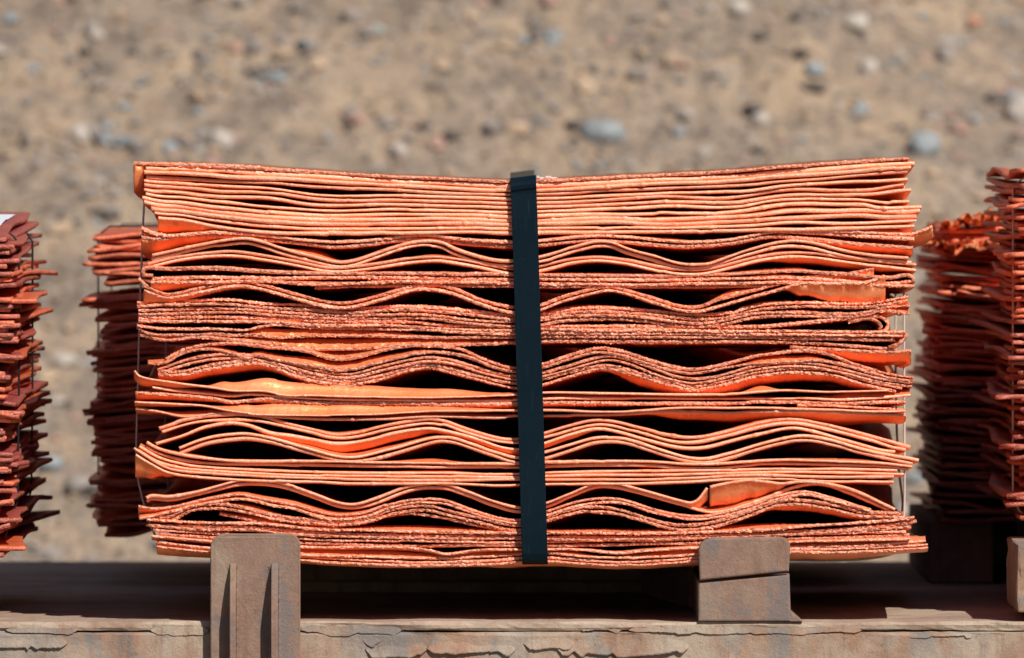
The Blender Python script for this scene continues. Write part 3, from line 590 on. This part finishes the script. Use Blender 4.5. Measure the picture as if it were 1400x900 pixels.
# crumpled bright scraps on top of the right back bundle, paper label on the left one
def crumple(parent, cx, cy, cz, sx, sy, sz, seed, mat):
    rng = np.random.default_rng(seed); nx, ny = 22, 9
    U, V_ = np.meshgrid(np.linspace(-1, 1, nx), np.linspace(-1, 1, ny), indexing='ij')
    Z = cnoise(nx, 2.2, 1, rng)[:, None] * 0.5 + cnoise(ny, 2, 1, rng)[None, :] * 0.4 + rng.normal(0, 0.22, U.shape)
    X = cx + U * sx + rng.normal(0, 0.003, U.shape); Y = cy + V_ * sy + rng.normal(0, 0.004, U.shape); Z = cz + Z * sz
    a = (np.arange(nx - 1)[:, None] * ny + np.arange(ny - 1)[None, :]).ravel()
    P = np.stack([X, Y, Z], -1).reshape(-1, 3); N = len(P)
    F = np.stack([a, a + ny, a + ny + 1, a + 1], 1)
    o = mesh_obj('crumpled_strip', np.vstack([P, P - [0, 0, 0.002]]), np.vstack([F, F[:, ::-1] + N]), mat, parent, smooth=True)
    return o
for k, (a, b, c, s) in enumerate(((1318, 306, 1.36, 0.030), (1345, 298, 1.37, 0.026), (1297, 330, 1.345, 0.030), (1335, 340, 1.34, 0.034), (1375, 336, 1.345, 0.03))):
    crumple(back_r, px(a, c), c + 0.02, pz(b, c), s, 0.035, 0.008, 60 + k, M_FACE)
lab_x, lab_y = np.linspace(px(-60, 0.6), px(13, 0.6), 9), np.linspace(0.30, 0.80, 9)
tv = left_b['top_xyz']; tv = np.array(tv).reshape(-1, 3); del left_b['top_xyz']
LV = []
for a in lab_x:
    for b in lab_y:
        d = np.hypot(tv[:, 0] - a, tv[:, 1] - b); q = np.argsort(d)[:4]; w_ = 1 / (d[q] + 1e-4)
        LV.append((a, b, float((tv[q, 2] * w_).sum() / w_.sum()) + 0.0022))
LV = np.array(LV); ia = (np.arange(8)[:, None] * 9 + np.arange(8)[None, :]).ravel(); LF = np.stack([ia, ia + 9, ia + 10, ia + 1], 1)
mesh_obj('paper_label', np.vstack([LV, LV - [0, 0, 0.0006]]), np.vstack([LF, LF[:, ::-1] + 81]), M_PAPER, left_b, smooth=True)
crumple(back_l, px(146, 1.35), 1.345, pz(414, 1.35), 0.012, 0.008, 0.005, 77, M_FACE)

# ------------------------------------------------------------------ the wagon
wag = empty('flat_wagon', (0, 1.1, -0.35))
tag(wag, 'rusty dust-covered flat wagon with steel deck carrying the copper bundles', 'wagon')
def wavy_plate(name, x0, x1, y0, y1, z0, z1, mat, parent, step=0.012, amp=0.0006, seed=3):
    """long bar whose front edges are slightly uneven"""
    rng = np.random.default_rng(seed); n = int((x1 - x0) / step)
    X = np.linspace(x0, x1, n); prof = [(y1, z1), (y0 + 0.004, z1), (y0 + 0.001, z1 - 0.0012), (y0, z1 - 0.004), (y0, z0 + 0.003), (y0 + 0.002, z0), (y1, z0)]
    V = []
    for k, (a, b) in enumerate(prof):
        f = amp if 0 < k < 6 else 0
        V.append(np.stack([X, a + cnoise(n, 5, f, rng) + rng.normal(0, f * 0.4, n), b + cnoise(n, 6, f, rng) + rng.normal(0, f * 0.3, n)], 1))
    V = np.vstack(V); m = len(prof)
    a = (np.arange(m)[:, None] * n + np.arange(n - 1)[None, :]); b = (((np.arange(m) + 1) % m)[:, None] * n + np.arange(n - 1)[None, :])
    F = np.stack([a, a + 1, b + 1, b], -1).reshape(-1, 4).tolist() + [[k * n for k in range(m)], [k * n + n - 1 for k in range(m)][::-1]]
    bm = bmesh.new(); vs = [bm.verts.new(v) for v in V]; 
    for f in F: bm.faces.new([vs[i] for i in f])
    return from_bm(name, bm, mat, parent)
YF = -0.012
deck = wavy_plate('deck', -5, 5, YF, 2.37, -0.0108, 0.0, M_DECK, wag)
sill = wavy_plate('side_sill', -5, 5, YF - 0.003, 0.05, -0.36, -0.0132, M_SILL, wag, amp=0.0007, seed=8)
wavy_plate('side_sill', -5, 5, 2.25, 2.36, -0.36, -0.0125, M_SILL, wag, step=0.2, seed=9)
def zf(v): return pz(v, YF)
def xf(v): return px(v, YF)

# bracket on the left: rounded plate with two tapering ribs
def plate_outline(x0, x1, z0, z1, r, seg=6):
    pts = [(x0, z0), (x1, z0)]
    pts += [(x1 - r + r * math.cos(t), z1 - r + r * math.sin(t)) for t in np.linspace(0, math.pi / 2, seg)]
    r2 = r * 1.5
    pts += [(x0 + r2 + r2 * math.cos(t), z1 - r2 * 0.8 + r2 * 0.8 * math.sin(t)) for t in np.linspace(math.pi / 2, math.pi, seg)]
    return pts
def extrude_outline(name, pts, y0, y1, mat, parent, bev=0.0025, wob=0.0003):
    bm = bmesh.new()
    f = bm.faces.new([bm.verts.new((a, y0, b)) for a, b in pts])
    g = bmesh.ops.extrude_face_region(bm, geom=[f])
    for v in [v for v in g['geom'] if isinstance(v, bmesh.types.BMVert)]: v.co.y = y1
    bmesh.ops.recalc_face_normals(bm, faces=bm.faces)
    es = [e for e in bm.edges if abs(e.verts[0].co.y - y0) < 1e-6 and abs(e.verts[1].co.y - y0) < 1e-6]
    bmesh.ops.bevel(bm, geom=es, offset=bev, segments=3, affect='EDGES', profile=0.5)
    for v in bm.verts: v.co += Vector((random.gauss(0, wob), random.gauss(0, wob), random.gauss(0, wob)))
    return from_bm(name, bm, mat, parent, smooth=False)
YB = -0.034
def xb(v): return px(v, YB)
def zb(v): return pz(v, YB)
br = extrude_outline('stop_bracket', plate_outline(xb(287), xb(410), zb(960), zb(730), 0.014), YB, YF - 0.0035, M_PLATE, wag)
br['label'] = 'rounded rusty stop plate with two upright ribs'
def rib(x, w, dep=0.026):
    bm = bmesh.new()
    prof = [(YB + 0.004, zb(768)), (YB - 0.004, zb(772)), (YB - 0.012, zb(785)), (YB - dep * 0.8, zb(812)), (YB - dep, zb(835)), (YB - dep, zb(960)), (YB + 0.004, zb(960))]
    x0, x1 = xb(x - w / 2), xb(x + w / 2)
    va = [bm.verts.new((x0, a, b)) for a, b in prof]; vb = [bm.verts.new((x1, a, b)) for a, b in prof]
    bm.faces.new(va); bm.faces.new(vb[::-1]); m = len(prof)
    for i in range(m): bm.faces.new([va[i], vb[i], vb[(i + 1) % m], va[(i + 1) % m]])
    bmesh.ops.recalc_face_normals(bm, faces=bm.faces)
    bmesh.ops.bevel(bm, geom=list(bm.edges), offset=0.0015, segments=2, affect='EDGES', profile=0.5)
    from_bm('rib', bm, M_PLATE, br)
    # weld seam along both sides of the rib
    for s in (-1, 1):
        n = 60; Z = np.linspace(zb(775), zb(955), n)
        c = xb(x) + s * (w / 2 + 1.4) / S0
        V = []; rng = np.random.default_rng(int(x) + s)
        for i in range(n):
            r = 0.0021 * (1 + 0.25 * math.sin(i * 1.9)) * (1 + rng.normal(0, 0.12))
            V += [(c - s * r, YB + 0.001, Z[i]), (c - s * r * 0.6, YB - r * 0.8, Z[i]), (c + s * r * 0.5, YB - r * 0.55, Z[i]), (c + s * r * 1.3, YB + 0.001, Z[i])]
        F = []
        for i in range(n - 1):
            for k in range(3): F.append([i * 4 + k, i * 4 + k + 1, i * 4 + k + 5, i * 4 + k + 4])
        mesh_obj('weld_seam', V, F, M_PLATE, br, smooth=True)
br_parent_fix = None
rib(318.5, 8.5); rib(375.5, 9.5)

# block on the right: upper wedge, lower stump that flares into the deck
blk = extrude_outline('stop_block', [(xb(955), zb(851)), (xb(955), zb(797)), (xb(1080), zb(786)), (xb(1082), zb(851))], YF - 0.0055, 0.46, M_PLATE, wag, 0.003, 0.0)
blk['label'] = 'rusty block with a wedge-shaped cap'
extrude_outline('weld_fillet', [(xb(1081), zb(851)), (xb(1098), zb(851)), (xb(1081), zb(836))], YF - 0.004, 0.30, M_PLATE, blk, 0.001, 0.0)
capo = plate_outline(xb(955), xb(1081), zb(795), zb(736), 0.013)
capo[0] = (xb(957), zb(794.5)); capo[1] = (xb(1079), zb(783.5))
capo = [(a, b + (a - xb(955)) * 0.012) for a, b in capo]
extrude_outline('block_cap', capo, YF - 0.011, -0.0075, M_PLATE, blk, 0.003, 0.0)
box_obj('bunk_beam', (px(960), px(1076), 0.462, 0.75, 0.001, 0.056), M_PLATE, wag, 0.003)
box_obj('bunk_beam', (px(290), px(407), -0.0, 0.30, 0.001, 0.056), M_PLATE, wag, 0.003)
# slanting side plate and the low angle iron deep under the stack
bm = bmesh.new()
q = [(px(949), 0.47), (px(880, 1.0), 1.0), (px(888, 1.0), 1.0), (px(957), 0.47)]
vs = [bm.verts.new((a, b, z)) for z in (0.001, 0.052) for a, b in q]
for f in ((0, 1, 2, 3), (7, 6, 5, 4), (0, 4, 5, 1), (1, 5, 6, 2), (2, 6, 7, 3), (3, 7, 4, 0)): bm.faces.new([vs[i] for i in f])
from_bm('gusset_plate', bm, M_PLATE, wag)
box_obj('angle_iron', (px(300, 1.0), px(884, 1.0), 1.02, 1.099, 0.001, 0.016), M_DECK, wag, 0.002)
box_obj('angle_iron', (px(300, 1.0), px(889, 1.0), 1.10, 1.112, 0.001, 0.050), M_DECK, wag, 0.002)
# supports of the other bundles
box_obj('bunk_beam', (0.585, 0.675, 1.40, 2.30, 0.001, 0.088), M_PLATE, wag, 0.004)
box_obj('cross_beam', (0.676, 2.2, 2.20, 2.28, 0.001, 0.0875), M_PLATE, wag, 0.004)
box_obj('bunk_beam', (1.30, 1.42, 1.40, 2.19, 0.001, 0.088), M_PLATE, wag, 0.004)
box_obj('bunk_beam', (-0.40, -0.29, 1.40, 2.30, 0.001, 0.078), M_PLATE, wag, 0.004)
box_obj('bunk_beam', (0.26, 0.36, 1.40, 2.30, 0.001, 0.078), M_PLATE, wag, 0.004)
box_obj('bunk_beam', (-0.98, -0.86, 0.05, 0.95, 0.001, 0.088), M_PLATE, wag, 0.004)
box_obj('bunk_beam', (-1.55, -1.43, 0.05, 0.95, 0.001, 0.088), M_PLATE, wag, 0.004)
post = box_obj('stop_block', (px(1390), px(1390) + 0.12, -0.02, 0.30, 0.012, pz(744)), M_SILL, wag, 0.004, wob=0.0007)
post['label'] = 'dust-coated stub at the right edge'
box_obj('bunk_beam', (0.70, 0.82, 0.31, 1.18, 0.001, 0.118), M_PLATE, wag, 0.004)
box_obj('bunk_beam', (1.40, 1.52, 0.25, 1.18, 0.001, 0.118), M_PLATE, wag, 0.004)

# mud that fills the joint under the deck plate, and flakes of caked dirt on the sill
def lump_strip(name, x0, x1, v0, v1, th, mat, parent, seed, ragged=2.0, y0=YF - 0.003):
    """irregular crust on the sill face between two photo rows"""
    rng = np.random.default_rng(seed)
    n = max(10, int((x1 - x0) / 2.2)); m = 8
    X = np.linspace(x0, x1, n)
    e = np.clip(np.minimum(np.arange(n), n - 1 - np.arange(n)) / 4.0, 0, 1) ** 0.6
    mid = (v0 + v1) / 2
    kn = np.sort(rng.uniform(0, n, max(4, n // 7))); jag = np.interp(np.arange(n), kn, rng.normal(0, ragged, len(kn)))
    up = mid - (mid - v0) * e - cnoise(n, 5, ragged * 0.4, rng) * e; lo = mid + (v1 - mid) * e ** 1.6 + (jag + rng.normal(0, ragged * 0.15, n)) * e
    V = []
    for j in range(m):
        f = j / (m - 1)
        v = up + (lo - up) * f
        t = th * np.interp(f, [0, 0.3, 0.85, 1], [-0.05, 0.25, 0.85, 1]) * (0.5 + 0.5 * e) + rng.normal(0, th * 0.06, n)
        V.append(np.stack([xf(X), y0 - t, zf(v)], 1))
    for v, t in ((lo - 0.6, th * 0.55), (lo - 1.0, -0.002)):
        V.append(np.stack([xf(X), np.full(n, y0 - t), zf(v)], 1))
    V = np.vstack(V); m += 2
    a = (np.arange(m - 1)[:, None] * n + np.arange(n - 1)[None, :])
    F = np.stack([a, a + 1, a + n + 1, a + n], -1).reshape(-1, 4)[:, ::-1]
    return mesh_obj(name, V, F, mat, parent, smooth=True)
for k, a in enumerate([(8, 108, 858.5, 865, .0008), (206, 286, 857, 868, .0011), (411, 549, 856, 868, .0011), (796, 812, 860, 864, .0008), (832, 850, 860, 864, .0008), (860, 1178, 857.5, 867, .0011)]):
    lump_strip('mud_seam', *a, M_SILL, sill, 100 + k, 1.6, YF - 0.0028)
for k, a in enumerate([(-30, 92, 872, 888, .0035), (496, 524, 868, 882, .002), (500, 585, 878, 897, .0042), (583, 706, 878, 896, .005),
                       (716, 786, 872, 889, .0036), (760, 942, 874, 895, .0036), (1238, 1330, 866, 874, .0018)]):
    f = lump_strip('mud_flake', *a, M_SILL, sill, 200 + k, 2.6)

# ------------------------------------------------------------------ loose things on the deck
def clod(name, x, v, w, h, d, mat, label, cat, seed, group=None):
    y = (CAMZ * S0 * D / (v - HZ)) / S0 - D
    rng = np.random.default_rng(seed)
    bm = bmesh.new(); bmesh.ops.create_icosphere(bm, subdivisions=3, radius=1)
    for p in bm.verts:
        c = p.co; k = max(abs(c.x), abs(c.y), abs(c.z)) ; c = c / k ** 0.55
        p.co = Vector((c.x * w / 2, c.y * d / 2, (c.z + 0.9) * h / 2)) * (1 + rng.normal(0, 0.035))
    o = from_bm(name, bm, mat, None, smooth=False, origin=(0, 0, 0)); o.location = (px(x, y), y, 0.0)
    return tag(o, label, cat, group)
clod('mud_clod', 51, 825, 0.036, 0.013, 0.05, M_MUD, 'oblong lump of dried mud lying alone on the shaded deck', 'mud lump', 1, 'mud lumps on the deck')
clod('mud_clod', 4, 813, 0.034, 0.009, 0.05, M_MUD, 'flat mud lump on the deck at the left photo edge, nearer one', 'mud lump', 2, 'mud lumps on the deck')
clod('mud_clod', 2, 791, 0.026, 0.011, 0.05, M_PLATE, 'small dark lump far back on the deck at the left photo edge', 'mud lump', 3, 'mud lumps on the deck')
def wire(pts, r, label, mat):
    P = []
    for a, v in pts:
        y = (CAMZ * D / (v - HZ)) - D if False else (CAMZ * S0 * D / (v - HZ)) / S0 - D
        P.append((px(a, y), y, r + 0.0005))
    Q = smooth_path([(p[0] * 1000, p[1] * 1000) for p in P], 12.0) / 1000
    V = []; n = len(Q)
    T = np.gradient(Q, axis=0); T /= np.linalg.norm(T, axis=1)[:, None]
    for i in range(n):
        for k in range(6):
            t = k * math.pi / 3
            V.append((Q[i, 0] + T[i, 1] * r * math.cos(t), Q[i, 1] - T[i, 0] * r * math.cos(t), r + 0.0008 + r * math.sin(t)))
    F = [[i * 6 + k, i * 6 + (k + 1) % 6, (i + 1) * 6 + (k + 1) % 6, (i + 1) * 6 + k] for i in range(n - 1) for k in range(6)]
    F += [list(range(6))[::-1], [(n - 1) * 6 + k for k in range(6)]]
    return tag(mesh_obj('loose_wire', V, F, mat, None, smooth=True, origin=(Q[0, 0], Q[0, 1], 0)), label, 'wire', 'loose wires on the deck')
M_PALEWIRE = m_strap('dusty_wire', (0.34, 0.27, 0.20), 0.6, 0.2)
wire([(55, 836.5), (120, 834), (200, 830), (250, 824), (300, 815)], 0.0013, 'thin pale wire lying on the shaded deck left of the ribbed bracket', M_PALEWIRE)
wire([(1240, 832), (1290, 828), (1340, 825), (1400, 821)], 0.0010, 'thin pale wire lying on the deck at the right', M_PALEWIRE)

# ------------------------------------------------------------------ ground: flat by the track, then an embankment that rises behind it
SL0, SLA, GZ = 4.2, math.radians(31), -1.25
def gz(x, y):
    t = np.maximum(0, y - SL0); s = np.tan(SLA)
    soft = np.where(t < 1.0, 0.5 * s * t * t, s * (t - 0.5))
    return GZ + np.where(t > 40, s * 39.5 + (t - 40) * 0.15, soft)
def ground_mesh():
    rng = np.random.default_rng(5)
    xa = np.concatenate([-np.geomspace(600, 4.2, 22), np.linspace(-4, -1.6, 40), np.linspace(-1.55, 1.55, 150), np.linspace(1.6, 4, 40), np.geomspace(4.2, 600, 22)])
    ya = np.concatenate([-np.geomspace(600, 3, 16), np.linspace(-2, 4.2, 14), np.linspace(4.4, 9.6, 190), np.geomspace(9.9, 900, 28)])
    Xg, Yg = np.meshgrid(xa, ya, indexing='ij')
    Zg = gz(Xg, Yg)
    fine = ((np.abs(Xg) < 4) & (Yg > 4.2) & (Yg < 9.8)).astype(float)
    def fbm(X, Y):
        r = 0
        for f, a in ((1.3, 0.05), (3.1, 0.028), (7, 0.016), (15, 0.010), (31, 0.006)):
            for _ in range(3):
                th = rng.uniform(0, 6.28); p = rng.uniform(0, 6.28, 2); q = rng.uniform(0.7, 1.3)
                u = X * math.cos(th) + Y * math.sin(th); v = -X * math.sin(th) + Y * math.cos(th)
                r = r + a / 2 * np.sin(f * q * u * 2 + p[0] + 1.7 * np.sin(f * v + p[1]))
        return r
    Zg = Zg + fbm(Xg, Yg) * fine + rng.normal(0, 0.003, Zg.shape) * fine
    nx, ny = Zg.shape
    a = (np.arange(nx - 1)[:, None] * ny + np.arange(ny - 1)[None, :]).ravel()
    F = np.stack([a, a + ny, a + ny + 1, a + 1], 1)
    o = mesh_obj('ground', np.stack([Xg, Yg, Zg], -1).reshape(-1, 3), F, M_GROUND, None, smooth=True)
    o['kind'] = 'structure'
    return xa, ya, Zg
GX, GY, GZG = ground_mesh()
def gh(x, y):
    i = np.clip(np.searchsorted(GX, x) - 1, 0, len(GX) - 2); j = np.clip(np.searchsorted(GY, y) - 1, 0, len(GY) - 2)
    fx = (x - GX[i]) / (GX[i + 1] - GX[i]); fy = (y - GY[j]) / (GY[j + 1] - GY[j])
    return (GZG[i, j] * (1 - fx) * (1 - fy) + GZG[i + 1, j] * fx * (1 - fy) + GZG[i, j + 1] * (1 - fx) * fy + GZG[i + 1, j + 1] * fx * fy)
ico = bmesh.new(); bmesh.ops.create_icosphere(ico, subdivisions=1, radius=1)
IV = np.array([v.co[:] for v in ico.verts]); IF = np.array([[v.index for v in f.verts] for f in ico.faces]); ico.free()
# gravel: far too many small stones to count
rng = np.random.default_rng(12)
for mk, share in (('grey', 0.34), ('dark', 0.12), ('tan', 0.26), ('pale', 0.11), ('pink', 0.09), ('blue', 0.08)):
    n = int(24000 * share); Vs = []; Fs = []
    for k in range(n):
        x = rng.uniform(-3.2, 3.2); y = rng.uniform(4.6, 9.4)
        r = min(0.020, 0.0062 * (1 + rng.pareto(2.8)))
        sq = np.array([rng.uniform(0.8, 1.5), rng.uniform(0.8, 1.4), rng.uniform(0.5, 0.9)]) * r
        V = IV * (1 + rng.normal(0, 0.13, (len(IV), 1))) * sq
        t = rng.uniform(0, 6.28); c, s = math.cos(t), math.sin(t)
        V = V @ np.array([[c, s, 0], [-s, c, 0], [0, 0, 1]]) + [x, y, gh(x, y) + r * 0.25]
        Vs.append(V); Fs.append(IF + k * len(IV))
    o = mesh_obj('gravel', np.vstack(Vs), np.vstack(Fs), STONE[mk], None, smooth=False)
    tag(o, 'small %s gravel scattered over the slope behind the wagon' % {'grey': 'grey', 'dark': 'dark brown', 'tan': 'tan', 'pale': 'whitish', 'pink': 'pinkish', 'blue': 'bluish'}[mk], 'gravel', None, 'stuff')
# stones one can tell apart through the blur
def slope_hit(x, v):
    y = 6.0
    for _ in range(40):
        z = pz(v, y); h = gz(0, y)
        y += (z - h) / math.tan(SLA) * 0.7
    return px(x, y), y
def stone(x, v, w, h, mk, label, seed):
    X, Y = slope_hit(x, v)
    k = (D + Y) / (S0 * D)
    rng = np.random.default_rng(seed)
    bm = bmesh.new(); bmesh.ops.create_icosphere(bm, subdivisions=3, radius=1)
    cut = rng.normal(0, 1, (7, 3)); cut /= np.linalg.norm(cut, axis=1)[:, None]; cd = rng.uniform(0.62, 0.9, 7)
    for p in bm.verts:
        c = np.array(p.co)
        for a, d in zip(cut, cd):
            e = c @ a - d
            if e > 0: c = c - a * e
        p.co = Vector(c * (1 + rng.normal(0, 0.02)) * np.array([w * k / 1.7, max(w, h) * k / 2.0, h * k / 1.5]))
    o = from_bm('stone', bm, STONE[mk], None, smooth=False, origin=(0, 0, 0))
    o.location = (X, Y, float(gh(X, Y)) + h * k * 0.25)
    tag(o, label, 'stone', 'stones on the slope behind the wagon')
for k, a in enumerate([
    (1085, 20, 46, 40, 'pink', 'biggest stone, pinkish brown, at the top edge right of centre'),
    (1122, 24, 34, 26, 'tan', 'tan stone touching the right side of the big pinkish one'),
    (826, 201, 58, 34, 'blue', 'blue-grey flat stone just above the right half of the strapped stack'),
    (1172, 98, 38, 28, 'pale', 'pale grey stone with a shadow at its left, upper right'),
    (302, 188, 34, 26, 'pale', 'whitish stone above the left end of the strapped stack'),
    (108, 154, 26, 30, 'pale', 'pale stone high at the far left of the slope'),
    (146, 137, 16, 14, 'blue', 'small bluish stone up and right of the pale one at far left'),
    (277, 162, 28, 20, 'grey', 'dark grey stone just left above the whitish one'),
    (126, 10, 22, 18, 'grey', 'grey stone at the top edge, left'),
    (516, 87, 16, 16, 'green', 'small greenish stone above the strapped stack, left of centre'),
    (665, 26, 20, 14, 'dark', 'dark stone near the top edge, just left of centre'),
    (547, 215, 24, 20, 'pale', 'pale stone close above the stack top, left of the strap'),
    (735, 96, 26, 20, 'dark', 'dark brown stone above the strap'),
    (758, 104, 20, 16, 'blue', 'bluish stone right beside the dark brown one above the strap'),
    (848, 36, 34, 22, 'pale', 'cream stone near the top edge, right of centre'),
    (986, 16, 22, 16, 'orange', 'rusty orange stone near the top edge'),
    (1010, 75, 28, 20, 'pale', 'pale stone left of the shadowed grey one'),
    (1092, 86, 18, 20, 'dark', 'dark upright stone below the big pinkish one'),
    (1294, 108, 18, 28, 'grey', 'upright grey stone at the upper right'),
    (1333, 52, 18, 14, 'orange', 'small orange stone, far upper right'),
    (1114, 152, 26, 18, 'blue', 'blue-grey stone in the middle of the right slope'),
    (1188, 142, 22, 22, 'pale', 'pale stone right of the blue-grey one in mid slope'),
    (1178, 188, 20, 20, 'blue', 'bluish stone above the right end of the stack'),
    (1264, 240, 40, 30, 'blue', 'blue-grey stone just right of the stack top corner'),
    (1385, 155, 22, 24, 'blue', 'bluish stone close to the right edge'),
    (1394, 180, 34, 40, 'pale', 'large pale stone cut off by the right edge'),
    (1316, 6, 26, 16, 'grey', 'grey stone at the top edge, far right'),
    (706, 196, 30, 20, 'tan', 'tan stone close above the strap'),
    (232, 188, 20, 18, 'blue', 'bluish stone left of the whitish one'),
    (90, 505, 34, 18, 'pale', 'pale stone seen between the two left bundles'),
    (110, 690, 40, 26, 'grey', 'grey stone low between the two left bundles'),
    (70, 668, 30, 22, 'blue', 'bluish stone low beside the left bundle'),
    (34, 170, 14, 24, 'dark', 'narrow dark stone at the far left'),
    (940, 60, 18, 14, 'grey', 'small grey stone in the upper middle right'),
    (1040, 205, 22, 16, 'pale', 'pale stone just above the right third of the stack'),
]):
    stone(*a, 300 + k)
